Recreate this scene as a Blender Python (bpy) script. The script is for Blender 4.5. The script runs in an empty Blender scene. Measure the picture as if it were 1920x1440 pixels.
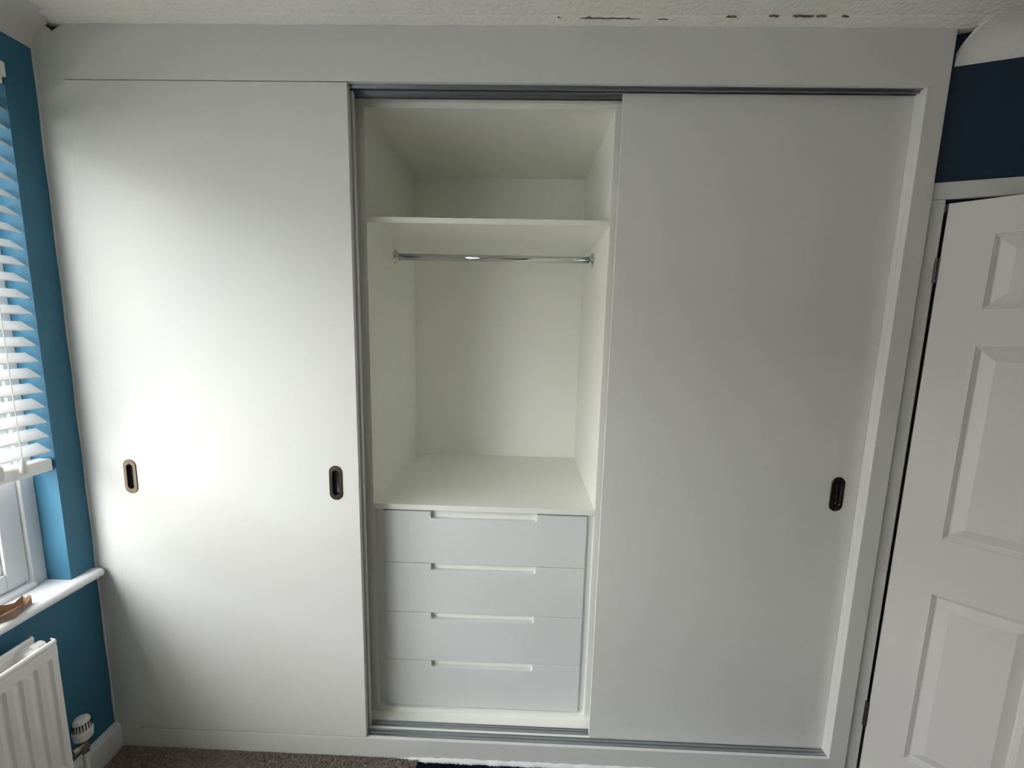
import bpy, bmesh, math, random
from mathutils import Vector, Matrix

random.seed(7)
scene = bpy.context.scene
col = scene.collection

# ------------------------------------------------------------------ camera
CAM = Vector((1.3156, -1.2286, 1.4267))
YAW, PITCH, ROLL, FPX = 1.326, 7.7752, 1.2872, 764.133
_y, _p, _r = map(math.radians, (YAW, PITCH, ROLL))
fwd = Vector((-math.sin(_y) * math.cos(_p), math.cos(_y) * math.cos(_p), -math.sin(_p)))
rgt = fwd.cross(Vector((0, 0, 1))).normalized()
upv = rgt.cross(fwd)
Rv = rgt * math.cos(_r) + upv * math.sin(_r)
Uv = -rgt * math.sin(_r) + upv * math.cos(_r)
cam_d = bpy.data.cameras.new('camera')
cam_d.sensor_fit = 'HORIZONTAL'
cam_d.sensor_width = 36.0
cam_d.lens = FPX * 36.0 / 1920.0
cam_d.clip_start = 0.02
cam = bpy.data.objects.new('camera', cam_d)
m3 = Matrix((Rv, Uv, -fwd)).transposed()
cam.matrix_world = Matrix.Translation(CAM) @ m3.to_4x4()
col.objects.link(cam)
scene.camera = cam

# ------------------------------------------------------------------ world: bright overcast sky
world = bpy.data.worlds.new('overcast_sky')
scene.world = world
world.use_nodes = True
bg = world.node_tree.nodes['Background']
bg.inputs['Color'].default_value = (0.975, 0.985, 1.0, 1)
bg.inputs['Strength'].default_value = 14.3

scene.view_settings.view_transform = 'Standard'
scene.view_settings.look = 'None'
scene.view_settings.gamma = 1.0
scene.view_settings.use_curve_mapping = False
scene.view_settings.exposure = 0.0
scene.cycles.use_denoising = True
scene.cycles.max_bounces = 14
scene.cycles.diffuse_bounces = 10
scene.cycles.glossy_bounces = 4
scene.cycles.sample_clamp_indirect = 6.0

# ------------------------------------------------------------------ fixed dimensions
XL = -0.085                 # left wall plane
FL = -0.080                 # floor
CE = 2.245                  # ceiling
W, H = 2.393, 2.10          # wardrobe opening
XFR = 2.449                 # right end of the wardrobe face frame
WY0, WY1 = -0.077, -2.95    # window opening along the left wall
WZ0, WZ1 = 0.612, 2.09
YBACK = -3.5                # wall behind the camera
XRIGHT = 3.55

# portal in the window opening (guides sampling of the sky, gives off no light)
pl = bpy.data.lights.new('window_portal', 'AREA')
pl.shape = 'RECTANGLE'
pl.size = abs(WY1 - WY0)
pl.size_y = WZ1 - WZ0
pl.cycles.is_portal = True
po = bpy.data.objects.new('window_portal', pl)
po.location = (XL - 0.24, (WY0 + WY1) / 2, (WZ0 + WZ1) / 2)
po.rotation_euler = (math.radians(90), 0, math.radians(-90))
col.objects.link(po)

# ------------------------------------------------------------------ materials
def mat(name, color, rough=0.5, metal=0.0, spec=0.5, bump=0.0, bscale=300.0, var=0.0, vscale=6.0, detail=3.0,
        aniso=None, coat=0.0, bdist=0.002):
    m = bpy.data.materials.new(name)
    m.use_nodes = True
    nt = m.node_tree
    b = nt.nodes['Principled BSDF']
    b.inputs['Base Color'].default_value = (*color, 1)
    b.inputs['Roughness'].default_value = rough
    b.inputs['Metallic'].default_value = metal
    b.inputs['Specular IOR Level'].default_value = spec
    b.inputs['Coat Weight'].default_value = coat
    tc = nt.nodes.new('ShaderNodeTexCoord')
    src = tc.outputs['Object']
    if aniso:
        mp = nt.nodes.new('ShaderNodeMapping')
        mp.inputs['Scale'].default_value = aniso
        nt.links.new(src, mp.inputs['Vector'])
        src = mp.outputs['Vector']
    if var > 0:
        n = nt.nodes.new('ShaderNodeTexNoise')
        n.inputs['Scale'].default_value = vscale
        n.inputs['Detail'].default_value = detail
        nt.links.new(src, n.inputs['Vector'])
        r = nt.nodes.new('ShaderNodeValToRGB')
        r.color_ramp.elements[0].position = 0.3
        r.color_ramp.elements[1].position = 0.7
        r.color_ramp.elements[0].color = (*[max(0, c * (1 - var)) for c in color], 1)
        r.color_ramp.elements[1].color = (*[min(1, c * (1 + var)) for c in color], 1)
        nt.links.new(n.outputs['Fac'], r.inputs['Fac'])
        nt.links.new(r.outputs['Color'], b.inputs['Base Color'])
    if bump > 0:
        n2 = nt.nodes.new('ShaderNodeTexNoise')
        n2.inputs['Scale'].default_value = bscale
        n2.inputs['Detail'].default_value = 4
        nt.links.new(src, n2.inputs['Vector'])
        bp = nt.nodes.new('ShaderNodeBump')
        bp.inputs['Strength'].default_value = bump
        bp.inputs['Distance'].default_value = bdist
        nt.links.new(n2.outputs['Fac'], bp.inputs['Height'])
        nt.links.new(bp.outputs['Normal'], b.inputs['Normal'])
    return m

M = {}
M['paint'] = mat('pale_grey_satin_paint', (0.67, 0.68, 0.655), 0.6, spec=0.3, bump=0.12, bscale=420, var=0.012, vscale=3)
M['carcass'] = mat('white_melamine', (0.87, 0.88, 0.82), 0.42, bump=0.05, bscale=900)
M['drawer'] = mat('drawer_grey_white_paint', (0.72, 0.745, 0.735), 0.38, bump=0.06, bscale=500)
M['blue'] = mat('blue_wall_paint', (0.035, 0.155, 0.25), 0.62, bump=0.35, bscale=160, var=0.05, vscale=9)
M['navy'] = mat('dark_navy_wall_paint', (0.0035, 0.022, 0.048), 0.65, bump=0.3, bscale=160, var=0.05, vscale=9)
M['ceil'] = mat('white_ceiling_paint', (0.87, 0.865, 0.81), 0.85, bdist=0.006, bump=0.8, bscale=70, var=0.03, vscale=4)
M['coving'] = mat('white_coving_plaster', (0.74, 0.735, 0.72), 0.8, bump=0.35, bscale=110, var=0.02)
M['backwall'] = mat('pale_room_paint', (0.32, 0.32, 0.30), 0.7, bump=0.2, bscale=150)
M['gloss'] = mat('white_gloss_woodwork', (0.80, 0.81, 0.82), 0.30, bump=0.08, bscale=120)
M['doorpaint'] = mat('white_grained_door_paint', (0.64, 0.64, 0.62), 0.42, bump=0.35, bscale=90, aniso=(1, 1, 0.06))
M['trimgrey'] = mat('offwhite_architrave_paint', (0.56, 0.57, 0.555), 0.5, bump=0.3, bscale=90)
M['rad'] = mat('white_radiator_enamel', (0.80, 0.79, 0.765), 0.35, bump=0.06, bscale=500)
M['slat'] = mat('white_wood_slat', (0.85, 0.85, 0.84), 0.38, bump=0.15, bscale=40, aniso=(6, 0.4, 6))
M['cord'] = mat('white_cord', (0.82, 0.82, 0.80), 0.8)
M['alu'] = mat('brushed_aluminium', (0.42, 0.44, 0.46), 0.34, 1.0, bump=0.15, bscale=260, aniso=(0.02, 1, 1))
M['chrome'] = mat('chrome', (0.62, 0.65, 0.66), 0.10, 1.0)
M['bronze'] = mat('antique_bronze', (0.095, 0.075, 0.055), 0.34, 1.0, bump=0.08, bscale=300)
M['bronze_dark'] = mat('dark_bronze_cup', (0.045, 0.045, 0.05), 0.32, 0.7)
M['steel'] = mat('tarnished_steel', (0.10, 0.10, 0.095), 0.42, 0.8, var=0.3, vscale=200)
M['brass'] = mat('aged_brass_fitting', (0.34, 0.31, 0.26), 0.35, 1.0)
M['plastic'] = mat('white_valve_plastic', (0.72, 0.72, 0.68), 0.4)
M['dark'] = mat('dark_slot_plastic', (0.03, 0.03, 0.03), 0.6)
M['pipe'] = mat('white_painted_pipe', (0.62, 0.63, 0.62), 0.4)
M['carpet'] = mat('taupe_carpet', (0.38, 0.335, 0.30), 0.95, spec=0.1, bump=1.0, bscale=180, var=0.18, vscale=40)
M['pile'] = mat('taupe_carpet_pile', (0.50, 0.44, 0.395), 0.95, spec=0.1, var=0.35, vscale=120)
M['navycarpet'] = mat('navy_carpet', (0.012, 0.022, 0.045), 0.95, spec=0.1, bump=1.0, bscale=180)
M['navypile'] = mat('navy_carpet_pile', (0.018, 0.036, 0.07), 0.9, spec=0.1, var=0.4, vscale=150)
M['filler'] = mat('white_filler_smear', (0.76, 0.79, 0.82), 0.7, bump=0.9, bscale=120)
M['caulk'] = mat('white_caulk', (0.74, 0.75, 0.72), 0.5, bump=0.2, bscale=60)
M['flake'] = mat('bare_brown_plaster', (0.22, 0.15, 0.095), 0.9, var=0.35, vscale=150)
M['card'] = mat('brown_cardboard', (0.27, 0.175, 0.105), 0.8, var=0.18, vscale=60, bump=0.2, bscale=120)
M['cardprint'] = mat('printed_carton', (0.20, 0.13, 0.115), 0.55, var=0.45, vscale=70)
M['ground'] = mat('pale_concrete_paving', (0.60, 0.585, 0.54), 0.9, var=0.2, vscale=2)
M['render'] = mat('beige_house_render', (0.66, 0.64, 0.58), 0.9, var=0.06, vscale=1.5)
M['tile'] = mat('brown_roof_tile', (0.14, 0.09, 0.07), 0.85, var=0.25, vscale=8)
M['darkglass'] = mat('dark_window_glass', (0.03, 0.035, 0.04), 0.08)
M['void'] = mat('bare_dark_plaster', (0.10, 0.085, 0.07), 0.9, bump=0.4, bscale=80, var=0.2)
M['hall'] = mat('hall_wall_paint', (0.55, 0.53, 0.47), 0.8)

g = bpy.data.materials.new('window_glass')
g.use_nodes = True
nt = g.node_tree
for n in list(nt.nodes):
    if n.type != 'OUTPUT_MATERIAL':
        nt.nodes.remove(n)
tr = nt.nodes.new('ShaderNodeBsdfTransparent')
gl = nt.nodes.new('ShaderNodeBsdfGlossy')
gl.inputs['Roughness'].default_value = 0.02
mx = nt.nodes.new('ShaderNodeMixShader')
mx.inputs['Fac'].default_value = 0.06
nt.links.new(tr.outputs[0], mx.inputs[1])
nt.links.new(gl.outputs[0], mx.inputs[2])
nt.links.new(mx.outputs[0], nt.nodes['Material Output'].inputs['Surface'])
M['glass'] = g

# ------------------------------------------------------------------ mesh helpers
class MB:
    def __init__(s):
        s.v, s.f = [], []

    def add(s, vs, fs):
        o = len(s.v)
        s.v += [tuple(p) for p in vs]
        s.f += [tuple(i + o for i in q) for q in fs]
        return s

    def box(s, x0, x1, y0, y1, z0, z1, T=None):
        vs = [(x0, y0, z0), (x1, y0, z0), (x1, y1, z0), (x0, y1, z0), (x0, y0, z1), (x1, y0, z1), (x1, y1, z1), (x0, y1, z1)]
        if T:
            vs = [T(*p) for p in vs]
        return s.add(vs, [(0, 3, 2, 1), (4, 5, 6, 7), (0, 1, 5, 4), (1, 2, 6, 5), (2, 3, 7, 6), (3, 0, 4, 7)])

    def prism(s, poly, lo, hi):
        """poly: function-free list of 3D points (lo side); hi: offset vector"""
        n = len(poly)
        a = [Vector(p) for p in poly]
        b = [p + Vector(hi) for p in a]
        s.add(a + b, [tuple(range(n - 1, -1, -1)), tuple(range(n, 2 * n))] +
              [(i, (i + 1) % n, n + (i + 1) % n, n + i) for i in range(n)])
        return s

    def loft(s, rings, closed=True, caps=True):
        n = len(rings[0])
        vs = [p for r in rings for p in r]
        fs = []
        for k in range(len(rings) - 1):
            for i in range(n if closed else n - 1):
                j = (i + 1) % n
                fs.append((k * n + i, k * n + j, (k + 1) * n + j, (k + 1) * n + i))
        if caps:
            fs.append(tuple(range(n - 1, -1, -1)))
            fs.append(tuple((len(rings) - 1) * n + i for i in range(n)))
        return s.add(vs, fs)

    def tube(s, pts, r, n=12):
        pts = [Vector(p) for p in pts]
        rs = r if isinstance(r, (list, tuple)) else [r] * len(pts)
        rings = []
        for i, p in enumerate(pts):
            d = (pts[min(i + 1, len(pts) - 1)] - pts[max(i - 1, 0)]).normalized()
            a = d.cross(Vector((0, 0, 1)) if abs(d.z) < 0.9 else Vector((1, 0, 0))).normalized()
            b = d.cross(a)
            rings.append([p + (a * math.cos(t) + b * math.sin(t)) * rs[i] for t in [2 * math.pi * k / n for k in range(n)]])
        return s.loft(rings)

    def lathe(s, c, axis, prof, n=24):
        """prof: list of (distance along axis, radius)"""
        axis = Vector(axis).normalized()
        a = axis.cross(Vector((0, 0, 1)) if abs(axis.z) < 0.9 else Vector((1, 0, 0))).normalized()
        b = axis.cross(a)
        rings = [[Vector(c) + axis * h + (a * math.cos(t) + b * math.sin(t)) * max(r, 1e-5)
                  for t in [2 * math.pi * k / n for k in range(n)]] for h, r in prof]
        return s.loft(rings)

    def build(s, name, material, parent=None, bevel=0.0, smooth=False, at=None, seg=2):
        base = Vector(at) if at is not None else (ORG[parent] if parent else Vector((0, 0, 0)))
        me = bpy.data.meshes.new(name)
        me.from_pydata([tuple(Vector(p) - base) for p in s.v], [], s.f)
        bm = bmesh.new()
        bm.from_mesh(me)
        bmesh.ops.recalc_face_normals(bm, faces=bm.faces)
        bm.to_mesh(me)
        bm.free()
        me.materials.append(material)
        o = bpy.data.objects.new(name, me)
        col.objects.link(o)
        ORG[o] = base
        if parent:
            o.parent = parent
            o.location = base - ORG[parent]
        else:
            o.location = base
        if smooth:
            for p in me.polygons:
                p.use_smooth = True
        if bevel:
            b = o.modifiers.new('bevel', 'BEVEL')
            b.width = bevel
            b.segments = seg
            b.limit_method = 'ANGLE'
            b.angle_limit = math.radians(40)
        return o

ORG = {}

def thing(name, label, cat, loc, group=None):
    o = bpy.data.objects.new(name, None)
    o.empty_display_size = 0.05
    col.objects.link(o)
    o.location = loc
    ORG[o] = Vector(loc)
    o['label'] = label
    o['category'] = cat
    if group:
        o['group'] = group
    return o

def tag(o, label, cat):
    o['label'] = label
    o['category'] = cat
    return o

def struct(o, label=None, cat=None):
    o['kind'] = 'structure'
    if label:
        o['label'] = label
    if cat:
        o['category'] = cat
    return o

def copy_to(o, off, parent=None):
    c = o.copy()
    col.objects.link(c)
    c.location = o.location + Vector(off)
    if parent is not None:
        c.parent = parent
    for ch in list(o.children):
        k = ch.copy()
        col.objects.link(k)
        k.parent = c
    return c

# ------------------------------------------------------------------ room shell
# angled wall on the right: starts behind the wardrobe frame, runs 18 degrees off the wardrobe face
TH = math.radians(18.0)
WD = Vector((math.cos(TH), -math.sin(TH), 0))       # along the wall
WN = Vector((-math.sin(TH), -math.cos(TH), 0))      # into the room
WP = Vector((2.478, 0.028, 0))

def wallpt(u, n, z):
    return WP + WD * u + WN * n + Vector((0, 0, z))

UEND = (XRIGHT - WP.x) / WD.x
YC = (WP + WD * UEND).y
u_open0, u_open1, z_open = 0.026, 0.800, 1.8135

fl = MB().box(XL - 0.4, XRIGHT + 0.85, YBACK - 0.15, 1.6, FL - 0.12, FL)
struct(fl.build('floor', M['carpet']), 'taupe carpeted bedroom floor in front of the wardrobe plinth', 'floor')
ce = MB().box(XL - 0.4, XRIGHT + 0.85, YBACK - 0.15, 1.6, CE, CE + 0.12)
ceil = struct(ce.build('ceiling', M['ceil']), 'white painted ceiling with lumpy old plaster and a cracked edge', 'ceiling')

# left wall with the window opening (0.30 m thick)
lw = MB()
X0 = XL - 0.30
lw.box(X0, XL, WY0, 0.76, FL, CE)
lw.box(X0, XL, YBACK, WY1, FL, CE)
lw.box(X0, XL, WY1, WY0, FL, WZ0 - 0.03)
lw.box(X0, XL, WY1, WY0, WZ1, CE)
struct(lw.build('wall_left', M['blue']), 'mid blue painted wall around the window beside the wardrobe', 'wall')

aw = MB()
aw.box(XL, 2.56, 0.715, 0.76, FL, CE)                # back of the wardrobe alcove
aw.box(2.462, 2.52, 0.05, 0.715, FL, CE)             # right side of the alcove
struct(aw.build('wall_back', M['void']))

rw = MB()
T = lambda u, n, z: wallpt(u, n, z)
rw.box(-0.016, u_open0, -0.10, 0, FL, CE, T)
rw.box(u_open0, u_open1, -0.10, 0, z_open, CE, T)
rw.box(u_open1, UEND - 0.001, -0.10, 0, FL, CE, T)
struct(rw.build('wall_right', M['navy']), 'dark navy painted wall above the white panelled door', 'wall')
rs = MB().box(XRIGHT, XRIGHT + 0.1, YBACK, YC + 0.04, FL, CE)
struct(rs.build('wall_side', M['navy']))
bw = MB().box(XL - 0.3, XRIGHT + 0.1, YBACK - 0.1, YBACK, FL, CE)
struct(bw.build('wall_front', M['backwall']))
# hall beyond the door
hw = MB()
hw.box(2.53, 4.3, 1.30, 1.36, FL, CE)
hw.box(4.25, 4.3, -0.6, 1.30, FL, CE)
hw.box(2.525, 2.58, 0.62, 1.30, FL, CE)
hw.box(3.50, 4.3, -0.60, -0.46, FL, CE)
struct(hw.build('wall_hall', M['hall']))

# ---- coving on the left wall (cut short of the wardrobe header)
def cove_profile(dz=0.070, dp=0.092, n=12, th=0.007):
    """thin curved plaster shell: face curve, then the back of the shell"""
    face, back = [], []
    for i in range(n + 1):
        t = i / n * math.pi / 2
        p = dp * (1 - math.cos(t))
        q = -dz + dz * math.sin(t)
        face.append((p, q))
        back.append((max(0.0, p - th * math.cos(t)), min(0.0, q + th * math.sin(t))))
    return face + back[::-1]
lc = MB()
prof = cove_profile(0.070, 0.094)
rings = []
for yy, sk in ((-0.0006, 1.15), (-0.25, 0), (-1.0, 0), (-2.2, 0), (YBACK, 0)):
    rings.append([(XL + p, yy - sk * max(0, p - 0.054), CE + q) for p, q in prof])
lc.loft(rings)
struct(lc.build('trim_1', M['coving']), 'white concave plaster coving above the blue window wall', 'coving')
rc = MB()
prof = cove_profile(0.081, 0.082)
rings = []
for uu, sk in ((0.002, 0.58), (0.4, 0), (0.8, 0), (UEND, 0)):
    rings.append([wallpt(uu + sk * p, p, CE + q) for p, q in prof])
rc.loft(rings)
struct(rc.build('trim_2', M['coving']), 'white concave plaster coving with an open cut end above the navy wall', 'coving')

# ---- rough plaster strip on the ceiling along the wardrobe, with bare brown cracks
st = MB()
N = 90
top, bot = [], []
x_a, x_b = -0.01, 2.50
for i in range(N + 1):
    x = x_a + (x_b - x_a) * i / N
    w = 0.0015 * math.sin(i * 1.7) + 0.0012 * random.uniform(-1, 1)
    yf = -0.041 + 0.010 * math.sin(math.pi * (x + 0.1) / 2.7) + w
    z = CE - 0.0034 - 0.0008 * math.sin(i * 0.9)
    top.append((x, yf - 0.003, CE))
    bot.append((x, yf, z))
vs = top + bot + [(p[0], 0.012, p[2]) for p in bot]
fs = []
n1 = N + 1
for i in range(N):
    fs.append((i, i + 1, n1 + i + 1, n1 + i))
    fs.append((n1 + i, n1 + i + 1, 2 * n1 + i + 1, 2 * n1 + i))
st.add(vs, fs)
strip = st.build('plaster_strip', M['ceil'], ceil, smooth=True)

def flake(x0, x1, yc, hw, k):
    b = MB()
    n = max(5, int((x1 - x0) / 0.005))
    up, dn = [], []
    rnd = random.Random(k)
    for i in range(n + 1):
        t = i / n
        x = x0 + (x1 - x0) * t
        e = min(1, 6 * t + 0.15, 6 * (1 - t) + 0.15)
        y = yc + rnd.uniform(-0.0012, 0.0012)
        up.append((x, y - 0.7 * hw * e * rnd.uniform(0.5, 1.2), CE - 0.0052))
        dn.append((x, y + 0.7 * hw * e * rnd.uniform(0.5, 1.2), CE - 0.0052))
    poly = up + dn[::-1]
    b.prism(poly, None, (0, 0, 0.0050))
    return b.build('bare_plaster_crack', M['flake'], ceil)
for k, (a, b_, yc, hw) in enumerate([(1.446, 1.603, -0.0295, 0.0022), (1.649, 1.677, -0.0268, 0.0013), (1.824, 1.851, -0.0352, 0.0011),
                                     (1.932, 1.957, -0.0377, 0.0012), (1.992, 2.046, -0.0382, 0.0014), (2.053, 2.078, -0.0385, 0.0010),
                                     (2.117, 2.135, -0.0388, 0.0009), (1.386, 1.397, -0.0306, 0.0010)]):
    flake(a, b_, yc, hw, k)

# ---- skirting on the left wall
sk = MB()
pr = [(0, FL), (0.018, FL), (0.018, FL + 0.086), (0.014, FL + 0.096), (0.006, FL + 0.102), (0, FL + 0.104)]
sk.prism([(XL + a, 0.0, z) for a, z in pr], None, (0, YBACK, 0))
struct(sk.build('baseboard_left', M['gloss'], bevel=0.0015), 'white skirting board below the radiator', 'skirting board')

# ------------------------------------------------------------------ floor coverings
cp = MB()
cx1 = 0.985
N = 26
edge = [(cx1 + random.uniform(-0.006, 0.006) - 0.03 * (i / N), -0.0 - 1.2 * i / N) for i in range(N + 1)]
poly = [(XL + 0.0185, -1.2), (XL + 0.0185, -0.001)] + [(x, min(-0.001, y)) for x, y in edge]
nc = MB()
nc.box(cx1 - 0.004, 2.47, -0.62, -0.001, FL, FL + 0.0012)
tag(nc.build('carpet_offcut', M['navycarpet']), 'dark navy carpet showing at the foot of the wardrobe plinth', 'carpet')

def pile(name, x0, x1, y0, y1, n, h, material, label, lean=0.5, zb=FL):
    b = MB()
    vs, fs = [], []
    rnd = random.Random(len(name))
    for i in range(n):
        x = rnd.uniform(x0, x1)
        y = y1 - (y1 - y0) * rnd.random() ** 1.7
        a = rnd.uniform(0, math.pi)
        w = rnd.uniform(0.0009, 0.0018)
        hh = h * rnd.uniform(0.6, 1.25)
        dx, dy = math.cos(a) * w, math.sin(a) * w
        lx, ly = rnd.uniform(-lean, lean) * hh, rnd.uniform(-lean, lean * 0.3) * hh
        o = len(vs)
        vs += [(x - dx, y - dy, zb), (x + dx, y + dy, zb), (x + dx * .6 + lx, min(y + dy * .6 + ly, -0.0005), zb + hh), (x - dx * .6 + lx, min(y - dy * .6 + ly, -0.0005), zb + hh)]
        fs.append((o, o + 1, o + 2, o + 3))
    b.add(vs, fs)
    o = b.build(name, material)
    o['kind'] = 'stuff'
    tag(o, label, 'carpet')
    return o
pile('carpet_pile', XL + 0.022, cx1 + 0.004, -0.130, -0.001, 42000, 0.007, M['pile'], 'short taupe carpet pile along the left half of the plinth')
pile('navy_carpet_pile', cx1 + 0.002, 2.44, -0.28, -0.012, 26000, 0.007, M['navypile'], 'short dark navy carpet pile along the right half of the plinth', zb=FL + 0.0013)
# white filler smeared along the foot of the plinth
sm = MB()
N = 120
r0, r1, r2 = [], [], []
for i in range(N + 1):
    x = 0.80 + (2.44 - 0.80) * i / N
    grow = min(1, max(0.12, (x - 0.88) / 0.12))
    d = (0.010 + 0.0015 * math.sin(i * 0.8) + random.uniform(-0.003, 0.003)) * grow
    h = (0.010 + random.uniform(-0.002, 0.003)) * grow + 0.003
    r0.append((x, -0.0003, FL + h))
    r1.append((x, -d * 0.55, FL + h * 0.75))
    r2.append((x, -d, FL + 0.001))
vs = r0 + r1 + r2
fs = []
n1 = N + 1
for i in range(N):
    fs += [(i, i + 1, n1 + i + 1, n1 + i), (n1 + i, n1 + i + 1, 2 * n1 + i + 1, 2 * n1 + i)]
sm.add(vs, fs)
tag(sm.build('filler_smear', M['filler'], smooth=True), 'rough smear of white filler where plinth meets navy carpet', 'filler')

# ------------------------------------------------------------------ sliding wardrobe
wd = thing('sliding_wardrobe', 'pale grey three-door fitted sliding wardrobe with its middle bay open', 'wardrobe', (W / 2, 0, FL))
P = M['paint']
# header with a broken top left corner, stiles, plinth
hd = MB()
poly = [(XL, 0, H), (XFR, 0, H), (XFR, 0, 2.2425), (0.014, 0, 2.2425), (-0.024, 0, 2.2225), (-0.046, 0, 2.2425), (XL, 0, 2.2425)]
hd.prism(poly, None, (0, 0.018, 0))
hd.build('header', P, wd, bevel=0.0008)
MB().box(XL, 0, 0, 0.018, FL, H).build('stile', P, wd, bevel=0.0006)
MB().box(W, XFR, 0, 0.018, FL, H).build('stile', P, wd, bevel=0.0008)
MB().box(0, W, 0, 0.018, FL, 0).build('plinth', P, wd, bevel=0.0010)
MB().box(0, W, 0.018, 0.104, H, H + 0.018).build('head_lining', P, wd)
MB().box(W, W + 0.018, 0.018, 0.104, 0, H).build('side_lining', P, wd)
MB().box(-0.018, 0, 0.018, 0.104, 0, H).build('side_lining', P, wd)
MB().box(0, W, 0.018, 0.700, -0.018, 0).build('base_board', M['carcass'], wd)
# caulk bead between frame and blue wall
cb = MB()
pts = []
rings = []
for i in range(41):
    z = FL + 0.10 + (CE - 0.07 - FL - 0.10) * i / 40
    r = 0.0040 + 0.0012 * math.sin(i * 1.3)
    rings.append([(XL, 0.0, z), (XL + r, -0.0005, z), (XL + r * 0.35, -r * 0.5, z), (XL, -r, z)])
cb.loft(rings)
cb.build('caulk_bead', M['caulk'], wd, smooth=True)

# tracks
def track(z, s, name):
    b = MB()
    if s > 0:
        b.box(0.001, W - 0.001, 0.009, 0.0335, z, z + 0.0012)
        b.box(0.001, W - 0.001, 0.044, 0.066, z, z + 0.0012)
        for y0 in (0.0095, 0.0205, 0.0320, 0.0445, 0.0560, 0.0645):
            hh = 0.0028
            b.box(0.001, W - 0.001, y0, y0 + 0.0015, z, z + hh)
    else:
        b.box(0.001, W - 0.001, 0.011, 0.074, z - 0.0012, z)
        for y0 in (0.0200, 0.0315, 0.0560, 0.0725):
            b.box(0.001, W - 0.001, y0, y0 + 0.0018, z - 0.0075, z)
    return b.build(name, M['alu'], wd)
track(0.0, 1, 'bottom_track')
track(H, -1, 'top_track')

# carcass of the open bay
CY0, CY1 = 0.105, 0.700
CXL, CXR = 0.8137, 1.5786
CM = M['carcass']
MB().box(0.7957, CXL, CY0, CY1, 0, 2.1175).build('side_panel', CM, wd, bevel=0.0005)
MB().box(CXR, 1.5966, CY0, CY1, 0, 2.1175).build('side_panel', CM, wd, bevel=0.0005)
MB().box(0.770, 0.7955, CY0, CY0 + 0.018, 0, 2.1).build('scribe_strip', CM, wd)
MB().box(CXL, CXR, CY0, CY1, 2.0843, 2.1023).build('top_panel', CM, wd, bevel=0.0005)
MB().box(CXL, CXR, CY0, CY1, 0.0, 0.0155).build('base_panel', CM, wd, bevel=0.0005)
MB().box(CXL, CXR, 0.682, 0.690, 0.0155, 2.0843).build('back_panel', CM, wd)
MB().box(CXL, CXR, CY0, 0.682, 1.749, 1.766).build('shelf', CM, wd, bevel=0.0005)
MB().box(CXL, CXR, CY0, 0.682, 0.795, 0.8137).build('drawer_unit_top', CM, wd, bevel=0.0007)
MB().box(CXL, 0.8405, 0.1265, 0.1445, 0.0155, 0.795).build('filler_strip', M['drawer'], wd)
MB().box(1.5565, CXR, 0.1265, 0.1445, 0.0155, 0.795).build('filler_strip', M['drawer'], wd)

# drawers: fronts with a routed finger slot in the top edge
def drawer(z0, z1):
    xa, xb, y0, y1 = 0.842, 1.555, 0.113, 0.131
    na, nb, nd, r = 1.0108, 1.382, 0.0255, 0.007
    prof = [(xa, z0), (xb, z0), (xb, z1), (nb, z1)]
    for i in range(7):
        t = math.radians(90 * i / 6)
        prof.append((nb - r + r * math.cos(t), z1 - nd + r - r * math.sin(t)))
    for i in range(7):
        t = math.radians(90 * i / 6)
        prof.append((na + r - r * math.sin(t), z1 - nd + r - r * math.cos(t)))
    prof += [(na, z1), (xa, z1)]
    b = MB()
    b.prism([(x, y0, z) for x, z in prof], None, (0, y1 - y0, 0))
    o = b.build('drawer', M['drawer'], wd, bevel=0.0012)
    c = MB()
    c.box(xa + 0.012, xb - 0.012, y1 + 0.0002, 0.62, z0 + 0.004, z1 - 0.0015)
    c.build('drawer_box', CM, o)
    return o
for z0, z1 in ((0.5935, 0.7860), (0.4015, 0.5915), (0.2095, 0.3995), (0.0200, 0.2075)):
    drawer(z0, z1)

# hanging rail
rl = MB()
rl.lathe((CXL, 0.392, 1.692), (1, 0, 0), [(0.0, 0.0125), (CXR - CXL, 0.0125)], 28)
rail = rl.build('hanging_rail', M['chrome'], wd, smooth=False)
for p in rail.data.polygons:
    p.use_smooth = len(p.vertices) == 4
for x, s in ((CXL, 1), (CXR, -1)):
    f = MB()
    f.lathe((x, 0.392, 1.692), (s, 0, 0), [(0.0, 0.0265), (0.003, 0.0265), (0.006, 0.024), (0.0075, 0.0185), (0.017, 0.0165), (0.018, 0.0128)], 28)
    fo = f.build('rail_flange', M['chrome'], rail)
    for a in (90, 210, 330):
        t = math.radians(a)
        q = MB()
        q.lathe((x + s * 0.0055, 0.392 + 0.0212 * math.cos(t), 1.692 + 0.0212 * math.sin(t)), (s, 0, 0), [(0, 0.0028), (0.0018, 0.0026), (0.0026, 0.0012)], 10)
        q.build('screw', M['steel'], rail)

# sliding doors with flush pulls
def stadium(cx, cz, hw, hh, n=14):
    pts = []
    for i in range(n + 1):
        t = math.pi * i / n
        pts.append((cx + hw * math.cos(t), cz + (hh - hw) + hw * math.sin(t)))
    for i in range(n + 1):
        t = math.pi + math.pi * i / n
        pts.append((cx + hw * math.cos(t), cz - (hh - hw) + hw * math.sin(t)))
    return pts

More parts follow.
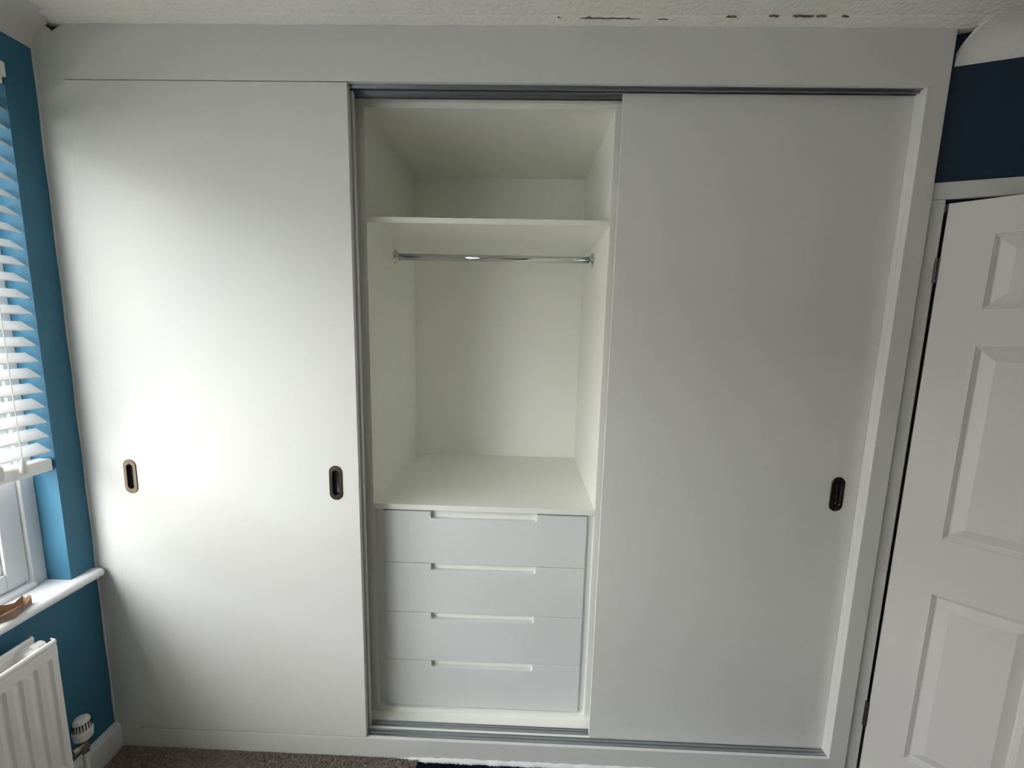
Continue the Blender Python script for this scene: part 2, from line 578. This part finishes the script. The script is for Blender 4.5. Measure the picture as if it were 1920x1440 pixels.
def sliding_door(x0, x1, y0, pulls, label):
    zc = 0.927
    y1 = y0 + 0.018
    z0, z1 = 0.0042, H - 0.0032
    b = MB()
    # leaf with a pocket for every pull: the face is cut into strips around the pocket openings
    o = None
    hw, hh = 0.0165, 0.0520
    vs, fs = [], []
    bm = bmesh.new()
    outer = [bm.verts.new((x, y0, z)) for x, z in ((x0, z0), (x1, z0), (x1, z1), (x0, z1))]
    edges = [bm.edges.new((outer[i], outer[(i + 1) % 4])) for i in range(4)]
    holes = []
    for px in pulls:
        hv = [bm.verts.new((x, y0, z)) for x, z in stadium(px, zc, hw, hh)]
        holes.append(hv)
        edges += [bm.edges.new((hv[i], hv[(i + 1) % len(hv)])) for i in range(len(hv))]
    bmesh.ops.triangle_fill(bm, use_beauty=True, use_dissolve=False, edges=edges)
    back = [bm.verts.new((x, y1, z)) for x, z in ((x0, z0), (x1, z0), (x1, z1), (x0, z1))]
    for i in range(4):
        bm.faces.new((outer[i], outer[(i + 1) % 4], back[(i + 1) % 4], back[i]))
    bm.faces.new(back)
    for hv in holes:
        bk = [bm.verts.new((v.co.x, y0 + 0.013, v.co.z)) for v in hv]
        n = len(hv)
        for i in range(n):
            bm.faces.new((hv[i], hv[(i + 1) % n], bk[(i + 1) % n], bk[i]))
        bm.faces.new(bk)
    for v in list(bm.verts):
        if not v.link_faces:
            bm.verts.remove(v)
    bm.verts.index_update()
    mb = MB()
    mb.v = [tuple(v.co) for v in bm.verts]
    mb.f = [tuple(v.index for v in f.verts) for f in bm.faces]
    bm.free()
    d = mb.build('sliding_door', P, wd)
    d['label'] = label
    for px in pulls:
        # plate: raised oval ring, cup: dished recess
        ro = stadium(px, zc, 0.0213, 0.0568)
        ro2 = stadium(px, zc, 0.0200, 0.0555)
        ri = stadium(px, zc, 0.0108, 0.0418)
        ri2 = stadium(px, zc, 0.0100, 0.0408)
        pb = MB()
        pb.loft([[(x, y0 - 0.0001, z) for x, z in ro], [(x, y0 - 0.0012, z) for x, z in ro],
                 [(x, y0 - 0.0024, z) for x, z in ro2], [(x, y0 - 0.0024, z) for x, z in ri],
                 [(x, y0 - 0.0012, z) for x, z in ri2], [(x, y0 + 0.0005, z) for x, z in ri2]], caps=False)
        pb.build('flush_pull', M['bronze'], d)['label'] = 'bronze oval flush pull plate'
        cbm = MB()
        rows = [(0.0100, 0.0408, 0.0005), (0.0098, 0.0404, 0.005), (0.0085, 0.0385, 0.0095), (0.0055, 0.0350, 0.0118)]
        cbm.loft([[(x, y0 + dy, z) for x, z in stadium(px, zc, a, h_)] for a, h_, dy in rows], caps=False)
        n = 30
        o_ = len(cbm.v) - n
        cbm.f.append(tuple(range(o_, o_ + n)))
        cbm.build('pull_cup', M['bronze_dark'], d, smooth=True)['label'] = 'dark recessed cup of the flush pull'
        for s in (1, -1):
            q = MB()
            q.lathe((px, y0 - 0.0023, zc + s * 0.0487), (0, -1, 0), [(0, 0.0026), (0.0008, 0.0022), (0.0011, 0.0010)], 10)
            q.build('screw', M['steel'], d)
    return d
sliding_door(0.0001, 0.8066, 0.0, (0.0655, 0.7338), 'front sliding door pushed to the left, pulls near both edges')
sliding_door(0.0025, 0.8062, 0.036, (), 'rear sliding door hidden behind the front one')
sliding_door(1.5859, W - 0.0012, 0.036, (2.3279,), 'rear sliding door at the right, one pull near its right edge')

# ------------------------------------------------------------------ window in the left wall
win = bpy.data.objects.new('window_1', None)
col.objects.link(win)
win.location = (XL - 0.16, (WY0 + WY1) / 2, WZ0)
ORG[win] = Vector(win.location)
struct(win, 'white timber casement window in a blue reveal left of the wardrobe', 'window')
G = M['gloss']
FX = -0.160                      # room face of the fixed frame
FT = 0.055
ya, yb, za, zb = WY1, WY0, WZ0, WZ1
MB().box(FX - FT, FX, yb - 0.036, yb, za, zb).build('frame_jamb', G, win, bevel=0.002)
MB().box(FX - FT, FX, ya, ya + 0.036, za, zb).build('frame_jamb', G, win, bevel=0.002)
MB().box(FX - FT, FX, ya + 0.036, yb - 0.036, zb - 0.036, zb).build('frame_head', G, win, bevel=0.002)
MB().box(FX - FT, FX + 0.012, ya + 0.036, yb - 0.036, za, za + 0.016).build('frame_rail', G, win, bevel=0.003)
mull = [-1.03, -1.99]
for ym in mull:
    MB().box(FX - FT, FX, ym - 0.022, ym + 0.022, za + 0.016, zb - 0.036).build('mullion', G, win, bevel=0.002)
bounds = [yb - 0.036] + [v for ym in mull for v in (ym + 0.022, ym - 0.022)] + [ya + 0.036]
for k in range(3):
    y1, y0 = bounds[2 * k] - 0.003, bounds[2 * k + 1] + 0.003
    z0, z1 = za + 0.019, zb - 0.039
    x1 = FX - 0.008
    x0 = FX - 0.050
    s = 0.052
    b = MB()
    b.box(x0, x1, y1 - s, y1, z0, z1)
    b.box(x0, x1, y0, y0 + s, z0, z1)
    b.box(x0, x1, y0 + s, y1 - s, z0, z0 + s)
    b.box(x0, x1, y0 + s, y1 - s, z1 - s, z1)
    cs = b.build('casement', G, win, bevel=0.003)
    gb = MB()                       # glazing bead
    t = 0.012
    gb.box(x0 + 0.014, x1 - 0.008, y1 - s - t, y1 - s, z0 + s, z1 - s)
    gb.box(x0 + 0.014, x1 - 0.008, y0 + s, y0 + s + t, z0 + s, z1 - s)
    gb.box(x0 + 0.014, x1 - 0.008, y0 + s + t, y1 - s - t, z0 + s, z0 + s + t)
    gb.box(x0 + 0.014, x1 - 0.008, y0 + s + t, y1 - s - t, z1 - s - t, z1 - s)
    gb.build('glazing_bead', G, cs, bevel=0.003)
    MB().box(x0 + 0.008, x0 + 0.012, y0 + s - 0.004, y1 - s + 0.004, z0 + s - 0.004, z1 - s + 0.004).build('pane', M['glass'], cs)
# sill board with a rounded nose
sb = MB()
pr = [(FX - 0.02, 0.584), (-0.058, 0.584)]
for i in range(9):
    t = -math.pi / 2 + math.pi * i / 8
    pr.append((-0.062 + 0.015 * math.cos(t), 0.598 + 0.0142 * math.sin(t)))
pr += [(FX - 0.02, 0.6122)]
sb.prism([(x, WY0 - 0.001, z) for x, z in pr], None, (0, WY1 - WY0 - 0.0, 0))
# horn running past the reveal to the wardrobe
pr2 = [(XL + 0.0004, 0.584), (-0.058, 0.584)] + pr[2:-1] + [(XL + 0.0004, 0.6122)]
sb.prism([(x, -0.0115, z) for x, z in pr2], None, (0, WY0 + 0.0115 - 0.001, 0))
sb.build('window_sill', G, win, bevel=0.001)

# outside ground
struct(MB().box(-40, XL - 0.35, -30, 30, -3.0, -2.9).build('ground', M['ground']))

# house across the street, glimpsed between the slats
hs = thing('neighbouring_house', 'beige rendered house glimpsed outside between the blind slats', 'house', (-10, -2, -2.9))
MB().box(-16, -9, -14, 9, -2.9, 2.6).build('house_wall', M['render'], hs)
MB().prism([(-8.6, -14.4, 2.5), (-16.4, -14.4, 2.5), (-12.5, -14.4, 5.0)], None, (0, 23.8, 0)).build('roof', M['tile'], hs)
for yy in (-11.5, -7.5, -3.5, 0.5, 4.5):
    for zz in (-2.2, 0.4):
        wf = MB()
        wf.box(-9.0, -8.94, yy, yy + 1.6, zz, zz + 0.08)
        wf.box(-9.0, -8.94, yy, yy + 1.6, zz + 1.22, zz + 1.30)
        for k in (0, 0.76, 1.52):
            wf.box(-9.0, -8.94, yy + k, yy + k + 0.08, zz + 0.08, zz + 1.22)
        wo = wf.build('house_window', M['gloss'], hs)
        MB().box(-9.0, -8.97, yy + 0.08, yy + 1.52, zz + 0.08, zz + 1.22).build('pane', M['darkglass'], wo)

# ------------------------------------------------------------------ venetian blind
bl = thing('venetian_blind', 'white wooden venetian blind half lowered in the blue window reveal', 'blind', (-0.106, (WY0 + WY1) / 2, 0.97))
ys, ye = WY0 - 0.006, WY1 + 0.006
sl = MB()
tilt = math.radians(32)
cxs, half, thk = -0.1065, 0.0225, 0.0014
rings = []
Z0 = 1.0435
for y in (ys, ye):
    ring = []
    for t in range(7):
        a = -1 + 2 * t / 6
        x, zz = a * half, 0.0007 * (1 - a * a)
        ring.append((cxs + x * math.cos(tilt) + zz * math.sin(tilt), y, Z0 - x * math.sin(tilt) + zz * math.cos(tilt) + thk))
    for t in range(7):
        a = 1 - 2 * t / 6
        x, zz = a * half, 0.0007 * (1 - a * a)
        ring.append((cxs + x * math.cos(tilt) + zz * math.sin(tilt), y, Z0 - x * math.sin(tilt) + zz * math.cos(tilt) - thk))
    rings.append(ring)
sl.loft(rings)
first = sl.build('slat', M['slat'], bl)
DZ = 0.0449
for k in range(1, 22):
    copy_to(first, (0, 0, k * DZ))
br = MB()
br.box(-0.1275, -0.0865, ye, ys, 0.973, 1.010)
br.build('bottom_rail', M['slat'], bl, bevel=0.004)
hr = MB()
hr.box(-0.140, -0.082, ye, ys, 2.040, 2.088)
hr.build('head_rail', M['slat'], bl, bevel=0.002)
va = MB()
va.box(-0.0815, -0.0705, ye - 0.010, ys + 0.002, 2.056, 2.0945)
va.build('valance', M['slat'], bl, bevel=0.005, seg=3)
def ladder(y):
    b = MB()
    for x in (-0.0845, -0.1290):
        pts = [(x + 0.0006 * math.sin(i * 0.9), y, 0.985 + (2.05 - 0.985) * i / 24) for i in range(25)]
        b.tube(pts, 0.0009, 6)
    b.build('ladder_cord', M['cord'], bl)
for y in (-0.33, -1.4, -2.6):
    ladder(y)
def pull_cord(y, zt, dx):
    b = MB()
    pts = []
    for i in range(25):
        t = i / 24
        pts.append((-0.0765 + dx * t, y - 0.035 * (1 - t) ** 2 * 0, 2.05 + (zt - 2.05) * t))
    b.tube(pts, 0.0012, 6)
    c = b.build('pull_cord', M['cord'], bl)
    a = MB()
    a.lathe((-0.0765 + dx, y, zt), (0, 0, -1), [(-0.004, 0.002), (0.0, 0.0050), (0.004, 0.0068), (0.030, 0.0082), (0.036, 0.0080), (0.038, 0.0055)], 16)
    a.build('cord_tassel', M['plastic'], c, smooth=True)
pull_cord(-0.165, 1.030, 0.004)
pull_cord(-0.215, 1.026, 0.003)

# ------------------------------------------------------------------ radiator
RY0 = -0.220
RY1 = -1.42
rad = thing('radiator', 'white double panel radiator under the window sill', 'radiator', (-0.02, (RY0 + RY1) / 2, FL))
RZ0, RZ1 = 0.100, 0.532
def rad_panel(xf, yend, sgn):
    b = MB()
    # fluted sheet: vertical channels every 50 mm between plain top and bottom bands
    pitch = 0.0345
    prof = []
    y = yend
    prof.append((y, -0.012))
    prof.append((y - 0.002, -0.002))
    prof.append((y - 0.006, 0.0))
    y -= 0.018
    while y - pitch > RY1 + 0.03:
        prof += [(y, 0.0), (y - 0.004, -0.0062), (y - 0.008, -0.0062), (y - 0.012, 0.0), (y - 0.0225, 0.0016)]
        y -= pitch
    prof += [(RY1 + 0.006, 0.0), (RY1 + 0.002, -0.002), (RY1, -0.012)]
    flat = [(yy, min(d, 0.0) if i < 3 or i > len(prof) - 4 else 0.0) for i, (yy, d) in enumerate(prof)]
    rows = [(RZ0, flat, -0.004), (RZ0 + 0.004, flat, 0.001), (RZ0 + 0.030, flat, 0.001), (RZ0 + 0.044, prof, 0), (RZ1 - 0.056, prof, 0), (RZ1 - 0.046, flat, 0.001),
            (RZ1 - 0.020, flat, 0.001), (RZ1 - 0.016, flat, -0.001), (RZ1 - 0.012, flat, 0.0015), (RZ1 - 0.004, flat, 0.0015), (RZ1, flat, -0.0015), (RZ1 + 0.0005, flat, -0.006), (RZ1 - 0.004, flat, -0.010)]
    vs, fs = [], []
    n = len(prof)
    for z, pr, off in rows:
        for (yy, d) in pr:
            vs.append((xf + sgn * (d + off), yy, z))
    for r in range(len(rows) - 1):
        for i in range(n - 1):
            fs.append((r * n + i, r * n + i + 1, (r + 1) * n + i + 1, (r + 1) * n + i))
    o = len(vs)
    xb = xf - sgn * 0.012
    vs += [(xb, yend, RZ0), (xb, RY1, RZ0), (xb, RY1, RZ1 - 0.004), (xb, yend, RZ1 - 0.004)]
    fs.append((o, o + 1, o + 2, o + 3))
    b.add(vs, fs)
    return b
rad_panel(0.025, RY0, 1).build('front_panel', M['rad'], rad)
rad_panel(-0.046, RY0 + 0.005, 1).build('back_panel', M['rad'], rad)
for z in (RZ1 - 0.028, RZ0 + 0.03):
    tb = MB()
    tb.lathe((-0.048, RY0 - 0.030, z), (1, 0, 0), [(0, 0.017), (0.062, 0.017)], 20)
    tb.build('connecting_boss', M['rad'], rad)
ep = MB()
ep.lathe((-0.016, RY0 - 0.012, RZ1 - 0.018), (0, 1, 0), [(-0.02, 0.015), (0.006, 0.015), (0.010, 0.011), (0.012, 0.004)], 18)
ep.build('blanking_plug', M['rad'], rad)
for y in (-0.45, -1.2):
    bk = MB()
    bk.box(XL + 0.0006, -0.0585, y - 0.02, y + 0.02, 0.15, 0.46)
    bk.build('wall_bracket', M['rad'], rad)
# thermostatic valve: brass body, white ribbed head, pipe to the floor
VX, VY = -0.016, -0.157
vb = MB()
vb.lathe((VX, VY, 0.086), (0, 0, 1), [(0, 0.010), (0.012, 0.010), (0.013, 0.0135), (0.026, 0.0135), (0.027, 0.010), (0.042, 0.010), (0.043, 0.0145), (0.052, 0.0145)], 6)
vb.lathe((VX, VY, 0.118), (0, -1, 0), [(0.0, 0.009), (0.022, 0.009), (0.023, 0.014), (0.036, 0.014), (0.037, 0.0085), (0.062, 0.0085)], 12)
vb.build('valve_body', M['brass'], rad)
vh = MB()
vh.lathe((VX, VY, 0.136), (0, 0, 1), [(0, 0.015), (0.004, 0.0225), (0.026, 0.0245), (0.030, 0.0235), (0.031, 0.0225), (0.060, 0.0205), (0.069, 0.0165), (0.072, 0.010), (0.073, 0.0)], 36)
head = vh.build('valve_head', M['plastic'], rad, smooth=False)
for k in range(20):
    a = 2 * math.pi * k / 20
    c, s = math.cos(a), math.sin(a)
    f = MB()
    def TT(u, v, w, c=c, s=s):
        return (VX + c * u - s * v, VY + s * u + c * v, 0.136 + w)
    f.box(0.0196, 0.0226, -0.0013, 0.0013, 0.036, 0.0595, TT)
    f.build('vent_slot', M['dark'], head)
pp = MB()
pp.tube([(VX, VY, 0.088), (VX, VY, -0.02), (VX, VY, FL + 0.0005)], 0.0075, 14)
pp.build('supply_pipe', M['pipe'], rad, smooth=True)

# ------------------------------------------------------------------ carton on the sill
SZ = 0.6126
ct = thing('cardboard_carton', 'small torn open cardboard carton lying on the white window sill', 'carton', (-0.078, -0.235, SZ))
base = [(-0.0495, -0.247), (-0.0720, -0.190), (-0.0930, -0.194), (-0.1080, -0.240), (-0.1010, -0.285), (-0.0750, -0.292)]
hts = [[0.026, 0.024, 0.015, 0.022], [0.026, 0.027, 0.018, 0.028], [0.028, 0.016, 0.020, 0.030], [0.030, 0.022, 0.028, 0.024], [0.024, 0.030, 0.020, 0.026], [0.026, 0.018, 0.022, 0.026]]
MB().prism([(x, y, SZ) for x, y in base], None, (0, 0, 0.0012)).build('carton_floor', M['card'], ct)
cen = Vector((sum(p[0] for p in base) / 6, sum(p[1] for p in base) / 6, 0))
names = ['carton_side'] * 6
for i in range(6):
    a, b2 = Vector((*base[i], 0)), Vector((*base[(i + 1) % 6], 0))
    nrm = (b2 - a).cross(Vector((0, 0, 1))).normalized()
    if nrm.dot(cen - a) > 0:
        nrm = -nrm
    hs = hts[i]
    pts = [a + Vector((0, 0, SZ + 0.001)), b2 + Vector((0, 0, SZ + 0.001))]
    for k in range(3, -1, -1):
        pts.append(a.lerp(b2, k / 3) + Vector((0, 0, SZ + hs[k])))
    MB().prism(pts, None, tuple(-nrm * 0.0012)).build('carton_side', M['card'], ct)
    pts2 = [a.lerp(b2, t) + Vector((0, 0, SZ + z)) for t, z in ((0.1, 0.004), (0.9, 0.004), (0.86, min(hs[2], hs[3]) - 0.004), (0.14, min(hs[0], hs[1]) - 0.004))]
    pts2 = [p + nrm * 0.0001 for p in pts2]
    MB().prism(pts2, None, tuple(nrm * 0.0002)).build('printed_panel', M['cardprint'], ct)

# ------------------------------------------------------------------ door in the angled wall
ar = MB()
tA = 0.014
zt = 1.860
ar.box(-0.0165, u_open0 - 0.002, 0, tA, FL, z_open, T)
ar.box(-0.0165, u_open1 + 0.05, 0, tA, z_open, zt, T)
ar.box(u_open1 - 0.002, u_open1 + 0.05, 0, tA, FL, z_open, T)
struct(ar.build('trim_3', M['trimgrey'], bevel=0.003), 'off-white architrave around the panelled door', 'architrave')
ln = MB()
ln.box(u_open0 - 0.0005, u_open0 + 0.012, -0.10, -0.042, FL, z_open, T)
ln.box(u_open0 + 0.012, u_open1 - 0.012, -0.10, -0.042, z_open - 0.022, z_open, T)
ln.box(u_open1 - 0.012, u_open1 + 0.0005, -0.10, -0.042, FL, z_open, T)
struct(ln.build('trim_4', M['trimgrey']))

DTH = math.radians(41.25)
DD = Vector((math.cos(DTH), -math.sin(DTH), 0))
DN = Vector((-math.sin(DTH), -math.cos(DTH), 0))
DP = Vector((2.4975, 0.004, 0))
def dpt(u, n, z):
    return DP + DD * u + DN * n + Vector((0, 0, z))
door = bpy.data.objects.new('door_1', None)
col.objects.link(door)
door.location = dpt(0, 0, FL)
ORG[door] = Vector(door.location)
struct(door, 'white six panel door standing ajar right of the wardrobe', 'door')
D0, D1, DZ0, DZ1, DT = 0.0035, 0.724, FL + 0.012, 1.7995, 0.036
ucuts = [D0, 0.0995, 0.311, 0.4140, 0.6255, D1]
zcuts = [DZ0, 0.087, 0.661, 0.836, 1.407, 1.509, 1.706, DZ1]
lf = MB()
for i in range(5):
    for j in range(7):
        if i in (1, 3) and j in (1, 3, 5):
            continue
        u0, u1, z0, z1 = ucuts[i], ucuts[i + 1], zcuts[j], zcuts[j + 1]
        lf.add([dpt(u0, 0, z0), dpt(u1, 0, z0), dpt(u1, 0, z1), dpt(u0, 0, z1)], [(0, 1, 2, 3)])
lf.add([dpt(D0, -DT, DZ0), dpt(D1, -DT, DZ0), dpt(D1, -DT, DZ1), dpt(D0, -DT, DZ1), dpt(D0, 0, DZ0), dpt(D1, 0, DZ0), dpt(D1, 0, DZ1), dpt(D0, 0, DZ1)],
       [(0, 1, 2, 3), (0, 1, 5, 4), (1, 2, 6, 5), (2, 3, 7, 6), (3, 0, 4, 7)])
leaf = lf.build('door_leaf', M['doorpaint'], door)
steps = [(0.0, 0.0), (0.0012, -0.0022), (0.0045, -0.0030), (0.0052, -0.0055), (0.0085, -0.0062), (0.0092, -0.0085), (0.0130, -0.0095), (0.0145, -0.0095), (0.0415, -0.0022), (0.0425, -0.0022)]
for i in (1, 3):
    for j in (1, 3, 5):
        u0, u1, z0, z1 = ucuts[i], ucuts[i + 1], zcuts[j], zcuts[j + 1]
        rings = [[dpt(u0 + s, d * 1.4, z0 + s), dpt(u1 - s, d * 1.4, z0 + s), dpt(u1 - s, d * 1.4, z1 - s), dpt(u0 + s, d * 1.4, z1 - s)] for s, d in steps]
        b = MB()
        b.loft(rings, caps=False)
        o_ = len(b.v) - 4
        b.f.append((o_, o_ + 1, o_ + 2, o_ + 3))
        b.build('door_panel', M['doorpaint'], door)
for z0, z1 in ((1.5826, 1.6527), (0.1337, 0.2231)):
    hg = MB()
    n = 5
    for k in range(n):
        a, b_ = z0 + (z1 - z0) * k / n + 0.0006, z0 + (z1 - z0) * (k + 1) / n - 0.0006
        c = dpt(-0.0035, 0.0035, a)
        hg.lathe(c, (0, 0, 1), [(0, 0.0042), (b_ - a, 0.0042)], 12)
    hg.box(-0.0008, 0.004, 0.0, 0.0012, z0, z1, dpt)
    hg.build('hinge', M['steel'], door)['label'] = 'tarnished steel hinge knuckle'
